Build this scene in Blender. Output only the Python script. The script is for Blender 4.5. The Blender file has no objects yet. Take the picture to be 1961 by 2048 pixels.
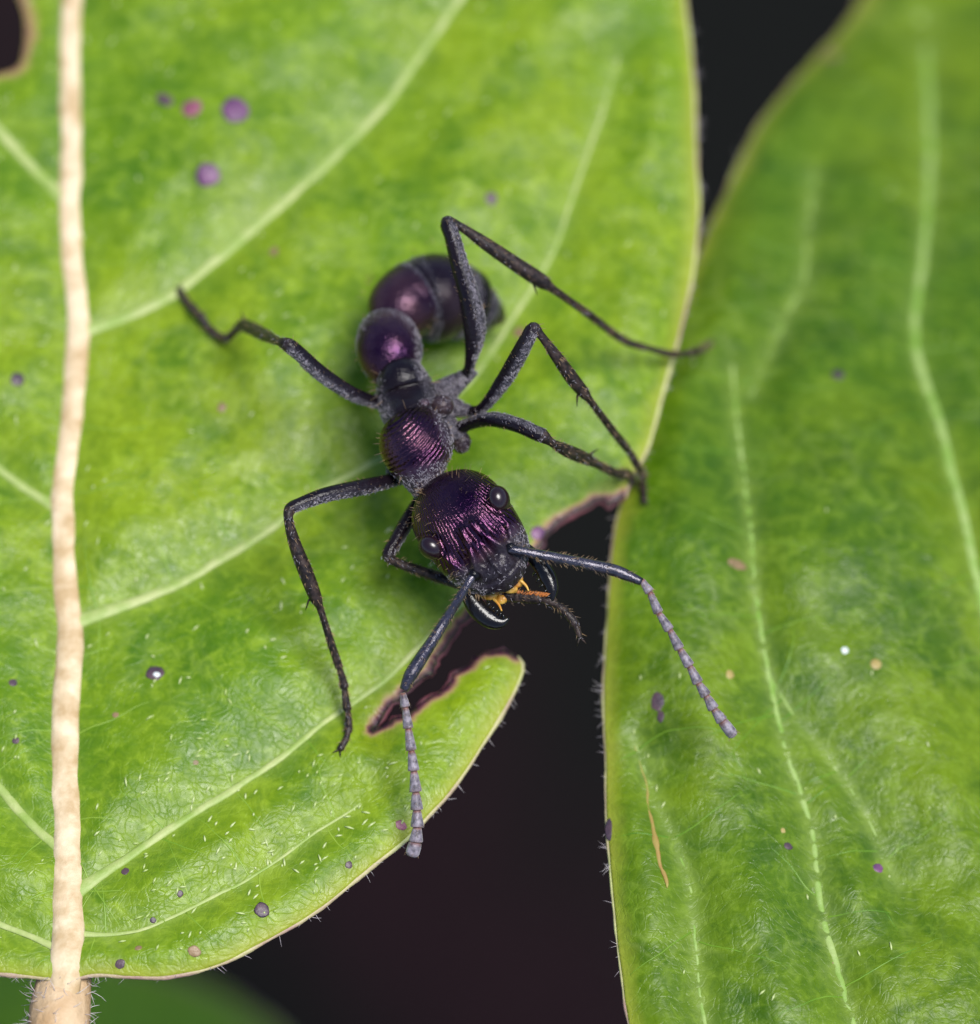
import bpy, math, random
import numpy as np
from mathutils import Vector, Matrix, noise as mnoise
from mathutils.geometry import delaunay_2d_cdt

# one Blender unit = one centimetre
scene = bpy.context.scene
scene.unit_settings.system = 'METRIC'
scene.unit_settings.scale_length = 0.01
rng = np.random.default_rng(7)
random.seed(7)
col = scene.collection

# ------------------------------------------------------------------ camera
S = 0.00125            # centimetres per photograph pixel on the focal plane
K = 1.0448             # photograph pixels per pixel of the downscaled view used for tracing
TH = math.radians(25)  # camera tilt away from the vertical
D = 16.0
FOC = np.array([0.0, 0.0, 0.42])
RT = np.array([1.0, 0, 0]); UP = np.array([0, math.cos(TH), math.sin(TH)]); FW = np.array([0, math.sin(TH), -math.cos(TH)])
CAM = FOC - FW * D
cam_d = bpy.data.cameras.new('camera'); cam = bpy.data.objects.new('camera', cam_d); col.objects.link(cam)
cam.location = CAM; cam.rotation_euler = (TH, 0, 0)
cam_d.sensor_fit = 'HORIZONTAL'; cam_d.sensor_width = 36
cam_d.lens = 36 * D / (1961 * S)
cam_d.clip_start = 0.5; cam_d.clip_end = 2000
cam_d.dof.use_dof = True; cam_d.dof.focus_distance = D
cam_d.dof.aperture_fstop = cam_d.lens * 0.001 / (2 * 0.27)
scene.camera = cam

# ------------------------------------------------------------------ light
SUN_DIR = Vector((0.30, -0.10, 1.0)).normalized()     # towards the sun
world = bpy.data.worlds.new('World'); scene.world = world; world.use_nodes = True
wn = world.node_tree
sky = wn.nodes.new('ShaderNodeTexSky'); sky.sky_type = 'NISHITA'; sky.sun_disc = False
sky.sun_elevation = math.asin(SUN_DIR.z); sky.sun_rotation = math.atan2(SUN_DIR.x, SUN_DIR.y)
sky.air_density = 0.7; sky.dust_density = 0.3
bgn = wn.nodes['Background']; bgn.inputs['Strength'].default_value = 0.05
wn.links.new(sky.outputs[0], bgn.inputs['Color'])
sun_d = bpy.data.lights.new('sun', 'SUN'); sun = bpy.data.objects.new('sun', sun_d); col.objects.link(sun)
sun_d.energy = 1.5; sun_d.angle = math.radians(28); sun_d.color = (1.0, 0.97, 0.93)
sun.rotation_euler = SUN_DIR.to_track_quat('Z', 'Y').to_euler(); sun.location = (5, 3, 20)
scene.view_settings.view_transform = 'Standard'; scene.view_settings.look = 'None'
scene.view_settings.gamma = 1.0; scene.view_settings.use_curve_mapping = False
scene.view_settings.exposure = 1.75

# ------------------------------------------------------------------ pixel helpers
def P(px, py, d=0.0):
    f = (D + d) / D
    return FOC + RT * ((px - 980.5) * S * f) + UP * ((1024 - py) * S * f) + FW * d
def ray(px, py):
    px = np.asarray(px, float); py = np.asarray(py, float)
    return FW[None] * D + RT[None] * ((px - 980.5) * S)[:, None] + UP[None] * ((1024 - py) * S)[:, None]
def PZ(px, py, z):
    r = ray([px], [py])[0]
    return CAM + r * ((z - CAM[2]) / r[2])
def on_surface(pts, h):
    pts = np.asarray(pts, float); r = ray(pts[:, 0], pts[:, 1]); z = np.zeros(len(pts))
    for _ in range(14):
        q = CAM[None] + r * ((z - CAM[2]) / r[:, 2])[:, None]
        z = h(q[:, 0], q[:, 1])
    return np.column_stack([q[:, :2], z])
def spline(pts, n):
    p = np.asarray(pts, float); m = len(p)
    seg = np.linalg.norm(np.diff(p[:, :3] if p.shape[1] >= 3 else p, axis=0), axis=1) + 1e-9
    t = np.concatenate([[0], np.cumsum(seg)]); T = np.linspace(0, t[-1], n); out = np.zeros((n, p.shape[1]))
    e = np.vstack([2 * p[0] - p[1], p, 2 * p[-1] - p[-2]]); te = np.concatenate([[-seg[0]], t, [t[-1] + seg[-1]]])
    for i, x in enumerate(T):
        k = min(max(np.searchsorted(t, x, side='right') - 1, 0), m - 2)
        h = t[k + 1] - t[k]; s = (x - t[k]) / h
        m0 = (e[k + 2] - e[k]) / (te[k + 2] - te[k]) * h; m1 = (e[k + 3] - e[k + 1]) / (te[k + 3] - te[k + 1]) * h
        out[i] = (2*s**3-3*s**2+1)*e[k+1] + (s**3-2*s**2+s)*m0 + (-2*s**3+3*s**2)*e[k+2] + (s**3-s**2)*m1
    return out
def nz(v):
    return v / (np.linalg.norm(v) + 1e-12)

# ------------------------------------------------------------------ mesh builder
class MB:
    def __init__(self, attrs=()):
        self.v = []; self.f = []; self.n = 0; self.attrs = {a: [] for a in attrs}
    def add(self, verts, faces, **at):
        verts = np.asarray(verts, float); k = len(verts)
        self.v.append(verts); self.f += [tuple(i + self.n for i in fc) for fc in faces]; self.n += k
        for a in self.attrs:
            x = at.get(a, 0.0); self.attrs[a].append(np.broadcast_to(np.asarray(x, float), (k,)))
    def build(self, name, mat, parent=None, origin=None, smooth=True):
        me = bpy.data.meshes.new(name); V = np.vstack(self.v)
        o = bpy.data.objects.new(name, me); col.objects.link(o)
        if origin is not None and parent is None: V = V - np.asarray(origin); o.location = origin
        me.from_pydata(V.tolist(), [], self.f)
        for a, l in self.attrs.items():
            at = me.attributes.new(a, 'FLOAT', 'POINT'); at.data.foreach_set('value', np.concatenate(l).astype(np.float32))
        if smooth: me.polygons.foreach_set('use_smooth', [True] * len(me.polygons))
        me.materials.append(mat)
        if parent is not None:
            o.parent = parent; o.matrix_parent_inverse = Matrix.Translation(-Vector(parent.location))
        me.update(); return o
def empty(name, loc):
    o = bpy.data.objects.new(name, None); col.objects.link(o); o.location = loc; o.empty_display_size = 0.2; return o
def tag(o, label=None, cat=None, group=None, kind=None):
    if label: o['label'] = label
    if cat: o['category'] = cat
    if group: o['group'] = group
    if kind: o['kind'] = kind
    return o
def tube_geo(path, rad, seg=10, up=None, flat=1.0, cap=True):
    """rings along path; returns verts, faces, ring angle, ring parameter"""
    path = np.asarray(path); n = len(path); rad = np.broadcast_to(np.asarray(rad, float), (n,))
    T = np.gradient(path, axis=0); T = T / (np.linalg.norm(T, axis=1)[:, None] + 1e-12)
    up = np.array([0, 0, 1.0]) if up is None else np.asarray(up, float)
    ang = np.linspace(0, 2 * math.pi, seg, endpoint=False); V = []; prev = None
    for i in range(n):
        lat = np.cross(T[i], up if prev is None else prev)
        if np.linalg.norm(lat) < 1e-4: lat = np.cross(T[i], [0.3, 1, 0.2])
        lat = nz(lat); nn = nz(np.cross(lat, T[i])); 
        if up is not None and prev is not None: nn = nz(0.5 * nn + 0.5 * prev) if np.dot(nn, prev) > 0 else nn
        prev = nn
        V.append(path[i] + rad[i] * (np.cos(ang)[:, None] * lat + flat * np.sin(ang)[:, None] * nn))
    V = np.vstack(V); F = []
    for i in range(n - 1):
        for j in range(seg):
            a = i * seg + j; b = i * seg + (j + 1) % seg; F.append((a, a + seg, b + seg, b))
    A = np.tile(ang, n); Tt = np.repeat(np.linspace(0, 1, n), seg)
    if cap:
        V = np.vstack([V, path[0], path[-1]]); c0 = n * seg; c1 = c0 + 1
        for j in range(seg):
            F.append((c0, j, (j + 1) % seg)); F.append((c1, (n - 1) * seg + (j + 1) % seg, (n - 1) * seg + j))
        A = np.append(A, [0, 0]); Tt = np.append(Tt, [0, 1])
    return V, F, A, Tt
def loft_geo(path, hw, ht, hb, up, seg=40, p=2.0):
    """rings with half width, top and bottom heights; closed ends"""
    path = np.asarray(path); n = len(path); up = np.asarray(up, float)
    T = np.gradient(path, axis=0); ang = np.linspace(0, 2 * math.pi, seg, endpoint=False); V = []
    for i in range(n):
        t = nz(T[i]); u = up if up.ndim == 1 else up[i]
        lat = nz(np.cross(t, u)); nn = nz(np.cross(lat, t))
        c, s = np.cos(ang), np.sin(ang); cc = np.sign(c) * np.abs(c) ** (2 / p); ss = np.sign(s) * np.abs(s) ** (2 / p)
        V.append(path[i] + cc[:, None] * lat * hw[i] + ss[:, None] * nn * np.where(s >= 0, ht[i], hb[i])[:, None])
    V = np.vstack(V); F = []
    for i in range(n - 1):
        for j in range(seg):
            a = i * seg + j; b = i * seg + (j + 1) % seg; F.append((a, b, b + seg, a + seg))
    V = np.vstack([V, path[0], path[-1]]); c0 = n * seg; c1 = c0 + 1
    for j in range(seg):
        F.append((c0, (j + 1) % seg, j)); F.append((c1, (n - 1) * seg + j, (n - 1) * seg + (j + 1) % seg))
    A = np.append(np.tile(ang, n), [0, 0]); Tt = np.append(np.repeat(np.linspace(0, 1, n), seg), [0, 1])
    return V, F, A, Tt
def ellipsoid_geo(c, ax, nu=24, nv=14, rough=0.0):
    """ax: three axis vectors"""
    V = []; F = []
    for i in range(nv + 1):
        th = math.pi * i / nv
        for j in range(nu):
            ph = 2 * math.pi * j / nu
            d = np.array([math.sin(th) * math.cos(ph), math.sin(th) * math.sin(ph), math.cos(th)])
            r = 1 + rough * mnoise.noise(Vector(d * 1.7 + np.asarray(c) * 9))
            V.append(c + r * (d[0] * ax[0] + d[1] * ax[1] + d[2] * ax[2]))
    for i in range(nv):
        for j in range(nu):
            a = i * nu + j; b = i * nu + (j + 1) % nu; F.append((a, a + nu, b + nu, b))
    return np.array(V), F

# ------------------------------------------------------------------ materials
def mat(name):
    m = bpy.data.materials.new(name); m.use_nodes = True
    nt = m.node_tree; b = nt.nodes['Principled BSDF']
    return m, nt, b
class NT:
    def __init__(s, nt): s.nt = nt
    def n(s, t, **kw):
        x = s.nt.nodes.new(t)
        for k, v in kw.items(): setattr(x, k, v)
        return x
    def l(s, a, b): s.nt.links.new(a, b)
    def attr(s, name):
        return s.n('ShaderNodeAttribute', attribute_name=name).outputs['Fac']
    def math(s, op, a, b=None, clamp=False):
        x = s.n('ShaderNodeMath', operation=op, use_clamp=clamp)
        for i, v in enumerate((a, b)):
            if v is None: continue
            if isinstance(v, (int, float)): x.inputs[i].default_value = v
            else: s.l(v, x.inputs[i])
        return x.outputs[0]
    def mix(s, f, a, b):
        x = s.n('ShaderNodeMix', data_type='RGBA')
        for sock, v in ((x.inputs['Factor'], f), (x.inputs['A'], a), (x.inputs['B'], b)):
            if isinstance(v, (int, float)): sock.default_value = v
            elif isinstance(v, tuple): sock.default_value = (*v, 1) if len(v) == 3 else v
            else: s.l(v, sock)
        return x.outputs['Result']
    def ramp(s, f, stops):
        x = s.n('ShaderNodeValToRGB'); s.l(f, x.inputs[0]); r = x.color_ramp
        while len(r.elements) < len(stops): r.elements.new(0.5)
        for e, (p, c) in zip(r.elements, stops):
            e.position = p; e.color = (*c, 1) if len(c) == 3 else c
        return x.outputs[0]
    def noise(s, scale, detail=3, vec=None, rough=0.55, dist=0.0):
        x = s.n('ShaderNodeTexNoise'); x.inputs['Scale'].default_value = scale; x.inputs['Detail'].default_value = detail
        x.inputs['Roughness'].default_value = rough; x.inputs['Distortion'].default_value = dist
        if vec is not None: s.l(vec, x.inputs['Vector'])
        return x.outputs['Fac']
    def maprange(s, v, a, b, c=0.0, d=1.0):
        x = s.n('ShaderNodeMapRange'); s.l(v, x.inputs[0])
        for i, q in enumerate((a, b, c, d)): x.inputs[i + 1].default_value = q
        return x.outputs[0]
    def bump(s, h, strength, dist, nrm=None):
        x = s.n('ShaderNodeBump'); x.inputs['Strength'].default_value = strength; x.inputs['Distance'].default_value = dist
        s.l(h, x.inputs['Height'])
        if nrm is not None: s.l(nrm, x.inputs['Normal'])
        return x.outputs[0]
    def obj(s, scale=None, rot=0.0):
        t = s.n('ShaderNodeTexCoord').outputs['Object']
        if scale is None: return t
        mp = s.n('ShaderNodeMapping'); s.l(t, mp.inputs[0]); mp.inputs['Scale'].default_value = scale; mp.inputs['Rotation'].default_value = (0, 0, rot)
        return mp.outputs[0]

def leaf_material(name, c_deep, c_mid, c_lime, rot=0.6, rough=0.36):
    m, nt, b = mat(name); t = NT(nt); o = t.obj()
    big = t.noise(1.1, 3, o); midn = t.noise(5.5, 4, o, 0.6, 0.4)
    st = t.obj((9, 26, 9), rot); strk = t.noise(1.0, 4, st, 0.6)
    base = t.mix(t.maprange(big, 0.40, 0.60), c_mid, c_lime)
    base = t.mix(t.math('MULTIPLY', t.maprange(midn, 0.47, 0.68), 0.8), base, c_deep)
    base = t.mix(t.math('MULTIPLY', t.maprange(strk, 0.52, 0.72), 0.35), base, tuple(min(1, x * 1.35 + 0.012) for x in c_lime))
    fl = t.noise(24, 5, o, 0.65, 0.8); base = t.mix(t.math('MULTIPLY', t.maprange(fl, 0.50, 0.70), 0.5), base, tuple(min(1, x * 1.5 + 0.02) for x in c_lime))
    base = t.mix(t.math('MULTIPLY', t.maprange(fl, 0.48, 0.30), 0.45), base, c_deep)
    # fine vein network between the built veins
    vo = t.n('ShaderNodeTexVoronoi', feature='DISTANCE_TO_EDGE'); vo.inputs['Scale'].default_value = 9.0
    wv = t.n('ShaderNodeVectorMath', operation='ADD'); nz3 = t.n('ShaderNodeTexNoise'); nz3.inputs['Scale'].default_value = 7
    t.l(o, nz3.inputs['Vector']); sc = t.n('ShaderNodeVectorMath', operation='SCALE'); sc.inputs['Scale'].default_value = 0.16
    t.l(nz3.outputs['Color'], sc.inputs[0]); t.l(o, wv.inputs[0]); t.l(sc.outputs[0], wv.inputs[1]); t.l(wv.outputs[0], vo.inputs['Vector'])
    net = t.math('MULTIPLY', t.maprange(vo.outputs['Distance'], 0.0, 0.10, 1.0, 0.0), t.maprange(t.noise(2.6, 2, o), 0.45, 0.65))
    base = t.mix(t.math('MULTIPLY', net, 0.14), base, (0.42, 0.52, 0.16))
    vn = t.attr('vein'); base = t.mix(t.math('MULTIPLY', vn, 0.45), base, (0.34, 0.46, 0.10))
    # yellowish margin
    rm = t.attr('rim'); base = t.mix(t.math('MULTIPLY', t.maprange(t.math('ADD', rm, t.math('MULTIPLY', t.math('SUBTRACT', midn, 0.5), 0.8)), 0.35, 0.95), 0.7), base, (0.42, 0.44, 0.05))
    # necrotic tissue round tears and holes
    ne = t.attr('necro'); nn = t.math('ADD', ne, t.math('MULTIPLY', t.math('SUBTRACT', t.noise(22, 3, o), 0.5), 0.5))
    ncol = t.ramp(nn, [(0.0, (0.30, 0.36, 0.04)), (0.36, (0.42, 0.34, 0.10)), (0.54, (0.34, 0.18, 0.11)), (0.68, (0.12, 0.035, 0.05)), (0.9, (0.022, 0.010, 0.015))])
    base = t.mix(t.math('MULTIPLY', t.maprange(nn, 0.18, 0.42), t.math('GREATER_THAN', ne, 0.01)), base, ncol)
    t.l(base, b.inputs['Base Color'])
    t.l(t.maprange(t.noise(26, 4, o), 0.3, 0.7, rough - 0.10, rough + 0.14), b.inputs['Roughness'])
    b.inputs['Specular IOR Level'].default_value = 0.36
    hgt = t.math('ADD', t.math('MULTIPLY', t.noise(11, 5, o, 0.6, 0.5), 0.9), t.math('MULTIPLY', t.noise(85, 3, o), 0.14))
    vc = t.n('ShaderNodeTexVoronoi', feature='DISTANCE_TO_EDGE'); vc.inputs['Scale'].default_value = 38; t.l(wv.outputs[0], vc.inputs['Vector'])
    cell = t.maprange(vc.outputs['Distance'], 0.0, 0.12, 1.0, 0.0); hgt = t.math('ADD', hgt, t.math('MULTIPLY', cell, -0.075))
    base = t.mix(t.math('MULTIPLY', cell, 0.07), base, tuple(min(1, x * 1.6 + 0.03) for x in c_lime)); t.l(base, b.inputs['Base Color'])
    hgt = t.math('ADD', hgt, t.math('MULTIPLY', net, -0.08))
    t.l(t.bump(hgt, 0.55, 0.016), b.inputs['Normal'])
    tr = t.n('ShaderNodeBsdfTranslucent'); t.l(base, tr.inputs['Color'])
    mx = t.n('ShaderNodeMixShader'); mx.inputs[0].default_value = 0.26
    t.l(b.outputs[0], mx.inputs[1]); t.l(tr.outputs[0], mx.inputs[2])
    t.l(mx.outputs[0], nt.nodes['Material Output'].inputs['Surface'])
    return m
def simple(name, c1, c2, scale=20, rough=0.5, spec=0.5, bumpd=0.0, bscale=60, metallic=0.0, detail=4):
    m, nt, b = mat(name); t = NT(nt); o = t.obj(); n = t.noise(scale, detail, o)
    t.l(t.mix(t.maprange(n, 0.35, 0.65), c1, c2), b.inputs['Base Color'])
    b.inputs['Roughness'].default_value = rough; b.inputs['Specular IOR Level'].default_value = spec; b.inputs['Metallic'].default_value = metallic
    if bumpd: t.l(t.bump(t.noise(bscale, 4, o), 0.7, bumpd), b.inputs['Normal'])
    return m

M_leafL = leaf_material('leaf_green', (0.052, 0.155, 0.003), (0.118, 0.24, 0.003), (0.225, 0.33, 0.006), 0.0, 0.37)
M_leafR = leaf_material('leaf_green_deep', (0.030, 0.098, 0.001), (0.066, 0.155, 0.001), (0.145, 0.235, 0.002), 1.3, 0.38)
M_leafB = leaf_material('leaf_green_low', (0.13, 0.30, 0.006), (0.18, 0.38, 0.008), (0.24, 0.44, 0.01), 0.3)
M_mid = simple('midrib_cream', (0.46, 0.32, 0.16), (0.72, 0.58, 0.38), 15, 0.5, 0.4, 0.005, 40)
M_vein = simple('vein_pale', (0.23, 0.34, 0.06), (0.40, 0.45, 0.17), 13, 0.5, 0.4, 0.004, 50)
M_veinR = simple('vein_green', (0.16, 0.30, 0.03), (0.30, 0.40, 0.12), 12, 0.5, 0.4, 0.004, 50)
M_margin = simple('margin_tan', (0.50, 0.52, 0.20), (0.34, 0.22, 0.17), 6, 0.5, 0.5, 0.006, 70, detail=6)
M_torn = simple('margin_necrotic', (0.025, 0.012, 0.018), (0.14, 0.035, 0.045), 9, 0.6, 0.4, 0.006, 60)
M_hair = simple('plant_hair', (0.62, 0.58, 0.55), (0.5, 0.42, 0.46), 5, 0.45)
M_petiole = simple('petiole_tan', (0.42, 0.26, 0.12), (0.64, 0.48, 0.30), 7, 0.6, 0.4, 0.012, 30)
def spot_mat(name, c1, c2, rough=0.45): return simple(name, c1, c2, 30, rough, 0.5, 0.004, 60)
SP = {'purple': spot_mat('spot_purple', (0.06, 0.022, 0.07), (0.17, 0.06, 0.15)),
      'red': spot_mat('spot_red', (0.18, 0.05, 0.09), (0.28, 0.09, 0.13)),
      'dark': spot_mat('spot_dark', (0.04, 0.025, 0.04), (0.09, 0.05, 0.06)),
      'brown': spot_mat('spot_brown', (0.17, 0.12, 0.05), (0.25, 0.16, 0.08)),
      'tan': spot_mat('spot_tan', (0.30, 0.22, 0.06), (0.38, 0.30, 0.10)),
      'white': spot_mat('spot_white_and_glint', (0.6, 0.66, 0.62), (0.75, 0.78, 0.75), 0.25)}

# ------------------------------------------------------------------ ground
def build_ground():
    xs = np.concatenate([np.linspace(-500, -30, 14), np.linspace(-27, 27, 70), np.linspace(30, 500, 14)])
    n = len(xs); V = []; F = []
    for y in xs:
        for x in xs:
            z = -13 + 0.5 * mnoise.fractal(Vector((x * 0.25, y * 0.25, 3)), 1.0, 2.0, 4) if abs(x) < 40 and abs(y) < 40 else -13
            V.append((x, y, z))
    for j in range(n - 1):
        for i in range(n - 1): a = j * n + i; F.append((a, a + 1, a + n + 1, a + n))
    m, nt, b = mat('shade_dark_humus'); t = NT(nt); o = t.obj()
    c = t.mix(t.maprange(t.noise(0.30, 2, o), 0.42, 0.58), (0.0125, 0.0060, 0.0076), (0.0050, 0.0054, 0.0047))  # humus colour taken near black so it carries the deep shade below the leaves
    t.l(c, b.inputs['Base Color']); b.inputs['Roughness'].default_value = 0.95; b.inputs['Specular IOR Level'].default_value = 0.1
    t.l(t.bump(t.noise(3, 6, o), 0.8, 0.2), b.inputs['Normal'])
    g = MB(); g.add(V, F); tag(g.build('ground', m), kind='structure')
build_ground()

# ------------------------------------------------------------------ leaves
def seg_dist(px, py, poly, closed=False):
    """distance from points to a polyline"""
    p = np.asarray(poly)[:, :2]; q = np.roll(p, -1, axis=0) if closed else p[1:]; p0 = p if closed else p[:-1]
    px = np.asarray(px, float); py = np.asarray(py, float); ab = q - p0; L = (ab ** 2).sum(1) + 1e-12; best = np.empty(len(px))
    for i in range(0, len(px), 1500):
        x = px[i:i + 1500, None] - p0[None, :, 0]; y = py[i:i + 1500, None] - p0[None, :, 1]
        t = np.clip((x * ab[:, 0] + y * ab[:, 1]) / L, 0, 1)
        best[i:i + 1500] = np.sqrt(((x - t * ab[:, 0]) ** 2 + (y - t * ab[:, 1]) ** 2).min(1))
    return best
def inside(px, py, poly):
    p = np.asarray(poly)[:, :2]; c = np.zeros(len(px), bool); j = len(p) - 1
    for i in range(len(p)):
        xi, yi = p[i]; xj, yj = p[j]
        k = ((yi > py) != (yj > py)) & (px < (xj - xi) * (py - yi) / (yj - yi + 1e-15) + xi); c ^= k; j = i
    return c
def densify(p, step):
    out = []
    for a, b in zip(p[:-1], p[1:]):
        n = max(1, int(np.linalg.norm(b - a) / step))
        for k in range(n): out.append(a + (b - a) * k / n)
    out.append(p[-1]); return np.array(out)
def nfield(x, y, s, z=0.0, o=3):
    return np.array([mnoise.fractal(Vector((a * s, b * s, z)), 1.0, 2.0, o) for a, b in zip(x, y)])

class Leaf:
    """a leaf blade traced as natural margins and torn margins, with veins that crease it"""
    def __init__(s, h0, runs, hole, veins, bulge, seed, step=0.021, thick=0.016):
        s.h0 = h0; s.seed = seed; s.thick = thick
        s.runs = []; outline = []; torn = []
        for kind, pts in runs:
            q = on_surface(np.asarray(pts, float) * K, h0)[:, :2]
            if kind == 'nat': q = spline(q, max(8, int(np.linalg.norm(np.diff(q, axis=0), axis=1).sum() / 0.02)))
            q = densify(q, 0.02 if kind == 'nat' else 0.011)
            amp = 0.006 if kind == 'nat' else 0.03
            sc = 4.0 if kind == 'nat' else 14.0
            w = np.sin(np.linspace(0, math.pi, len(q))) ** 0.35
            jx = nfield(q[:, 0], q[:, 1], sc, seed) * amp * w; jy = nfield(q[:, 0], q[:, 1], sc, seed + 7.3) * amp * w
            q = q + np.column_stack([jx, jy]); s.runs.append((kind, q))
            outline.append(q[:-1]); torn.append(np.full(len(q) - 1, kind == 'torn'))
        s.out = np.vstack(outline); s.hole = None
        if hole is not None:
            h = on_surface(np.asarray(hole, float) * K, h0)[:, :2]; h = np.vstack([h, h[:1]]); h = spline(h, 60)[:-1]
            h = h + np.column_stack([nfield(h[:, 0], h[:, 1], 9, 3), nfield(h[:, 0], h[:, 1], 9, 5)]) * 0.012; s.hole = h
        s.veins = []
        for pts, w0, w1 in veins:
            q = on_surface(np.asarray(pts, float) * K, h0)
            n = max(12, int(np.linalg.norm(np.diff(q[:, :2], axis=0), axis=1).sum() / 0.025)); q = spline(q[:, :2], n)
            wob = np.column_stack([nfield(q[:, 0], q[:, 1], 5, 1 + seed), nfield(q[:, 0], q[:, 1], 5, 9 + seed)]) * 0.006
            s.veins.append((q + wob, w0, w1))
        s.bulge = bulge
        tl = [q for k, q in s.runs if k == 'torn']
        s.tl = tl
    def dists(s, x, y):
        dv = np.full(len(x), 1e9)
        for q, w0, w1 in s.veins: dv = np.minimum(dv, seg_dist(x, y, q[::2] if len(q) > 30 else q))
        do = seg_dist(x, y, s.out, True)
        dt = np.full(len(x), 1e9)
        for q in s.tl: dt = np.minimum(dt, seg_dist(x, y, q))
        dh = seg_dist(x, y, s.hole, True) if s.hole is not None else np.full(len(x), 1e9)
        return dv, do, dt, dh
    def h(s, x, y, full=None):
        x = np.atleast_1d(np.asarray(x, float)); y = np.atleast_1d(np.asarray(y, float))
        dv, do, dt, dh = s.dists(x, y) if full is None else full
        dm = np.minimum(np.minimum(dv, do * 1.3), dh)
        z = s.h0(x, y) + s.bulge * (1 - np.exp(-dm / 0.16))
        fade = np.clip(np.minimum(do, dh) / 0.12, 0, 1)
        z = z + (0.030 * nfield(x, y, 2.2, s.seed, 2) + 0.010 * nfield(x, y, 8, s.seed + 2, 2)) * (0.25 + 0.75 * np.clip(dv / 0.1, 0, 1)) * fade
        return z
    def blade(s, m, parent, view_x=(-1.5, 1.5), view_y=(-1.45, 1.9)):
        o = s.out; pts = [o]; mn = o.min(0); mx = o.max(0)
        def grid(step):
            gx, gy = np.meshgrid(np.arange(mn[0], mx[0], step), np.arange(mn[1], mx[1], step * 0.87))
            gx = gx + (np.arange(gx.shape[0]) % 2)[:, None] * step / 2
            g = np.column_stack([gx.ravel(), gy.ravel()]); return g + rng.normal(0, step * 0.12, g.shape)
        def vis(g): return (g[:, 0] > view_x[0]) & (g[:, 0] < view_x[1]) & (g[:, 1] > view_y[0]) & (g[:, 1] < view_y[1])
        g1 = grid(0.024); g1 = g1[vis(g1)]; g2 = grid(0.09); g2 = g2[~vis(g2)]; g = np.vstack([g1, g2])
        g = g[inside(g[:, 0], g[:, 1], o)]; d = seg_dist(g[:, 0], g[:, 1], o, True); g = g[d > 0.02]
        if s.hole is not None: d = seg_dist(g[:, 0], g[:, 1], s.hole, True); g = g[d > 0.015]
        pts.append(g)
        nxt = np.roll(o, -1, 0) - np.roll(o, 1, 0); nr = np.column_stack([-nxt[:, 1], nxt[:, 0]]); nr /= np.linalg.norm(nr, axis=1)[:, None] + 1e-9
        for off in (0.006, 0.013):
            for sg in (1, -1):
                q = o + sg * nr * off; k = inside(q[:, 0], q[:, 1], o)
                q = q[k]; d = seg_dist(q[:, 0], q[:, 1], o, True); pts.append(q[d > off * 0.8])
        if s.hole is not None:
            pts.append(s.hole)
            for f in (1.06, 1.13):
                c = s.hole.mean(0); pts.append(c + (s.hole - c) * f)
        allp = np.vstack(pts); ne = len(o); edges = [(i, (i + 1) % ne) for i in range(ne)]
        if s.hole is not None:
            k0 = sum(len(p) for p in pts[:-3]); nh = len(s.hole); edges += [(k0 + i, k0 + (i + 1) % nh) for i in range(nh)]
        r = delaunay_2d_cdt([Vector(p) for p in allp], edges, [], 0, 1e-6)
        vv = np.array([tuple(v) for v in r[0]]); ff = np.array([tuple(f) for f in r[2]])
        c = vv[ff].mean(1); k = inside(c[:, 0], c[:, 1], o)
        if s.hole is not None: k &= ~inside(c[:, 0], c[:, 1], s.hole)
        ff = ff[k]
        a = vv[ff]; ar = (a[:, 1, 0]-a[:, 0, 0])*(a[:, 2, 1]-a[:, 0, 1]) - (a[:, 2, 0]-a[:, 0, 0])*(a[:, 1, 1]-a[:, 0, 1])
        ff[ar < 0] = ff[ar < 0][:, ::-1]
        used = np.unique(ff); re = -np.ones(len(vv), int); re[used] = np.arange(len(used)); vv = vv[used]; ff = re[ff]
        full = s.dists(vv[:, 0], vv[:, 1]); z = s.h(vv[:, 0], vv[:, 1], full); dv, do, dt, dh = full
        n = len(vv); top = np.column_stack([vv, z]); bot = np.column_stack([vv, z - s.thick])
        cnt = {}
        for f in ff:
            for i in range(3):
                e = (f[i], f[(i + 1) % 3]); cnt[e] = 1
        side = [(e[1], e[0], e[0] + n, e[1] + n) for e in cnt if (e[1], e[0]) not in cnt]
        F = [tuple(f) for f in ff] + [tuple(f[::-1] + n) for f in ff] + side
        ex = lambda x: np.concatenate([x, x])
        necro = np.maximum(np.clip(1 - dt / 0.034, 0, 1), np.clip(0.60 - dh / 0.09, 0, 1))
        b = MB(('vein', 'rim', 'necro')); b.add(np.vstack([top, bot]), F, vein=ex(np.exp(-dv / 0.018)), rim=ex(np.exp(-do / 0.045)), necro=ex(necro))
        return b.build('blade', m, parent)
    def vein_obj(s, i, m, parent, name='vein', lift=0.0, flat=0.55, seg=10, sink=False):
        q, w0, w1 = s.veins[i]; z = s.h(q[:, 0], q[:, 1]) + lift; r = np.linspace(w0, w1, len(q)) * K * S
        if name == 'midrib' and i == 0 and sink: z = z - 0.075 * np.clip((np.linspace(0, 1, len(q)) - 0.95) / 0.05, 0, 1) ** 1.5
        if name == 'vein': r = r * (0.85 + 1.0 * np.exp(-np.linspace(0, 1, len(q)) / 0.035))
        r = r * (1 + (0.30 if name == 'vein' else 0.10) * nfield(q[:, 0], q[:, 1], 9, 4 + i))
        V, F, A, T = tube_geo(np.column_stack([q, z]), r, seg, flat=flat); b = MB(); b.add(V, F); return b.build(name, m, parent)
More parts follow.
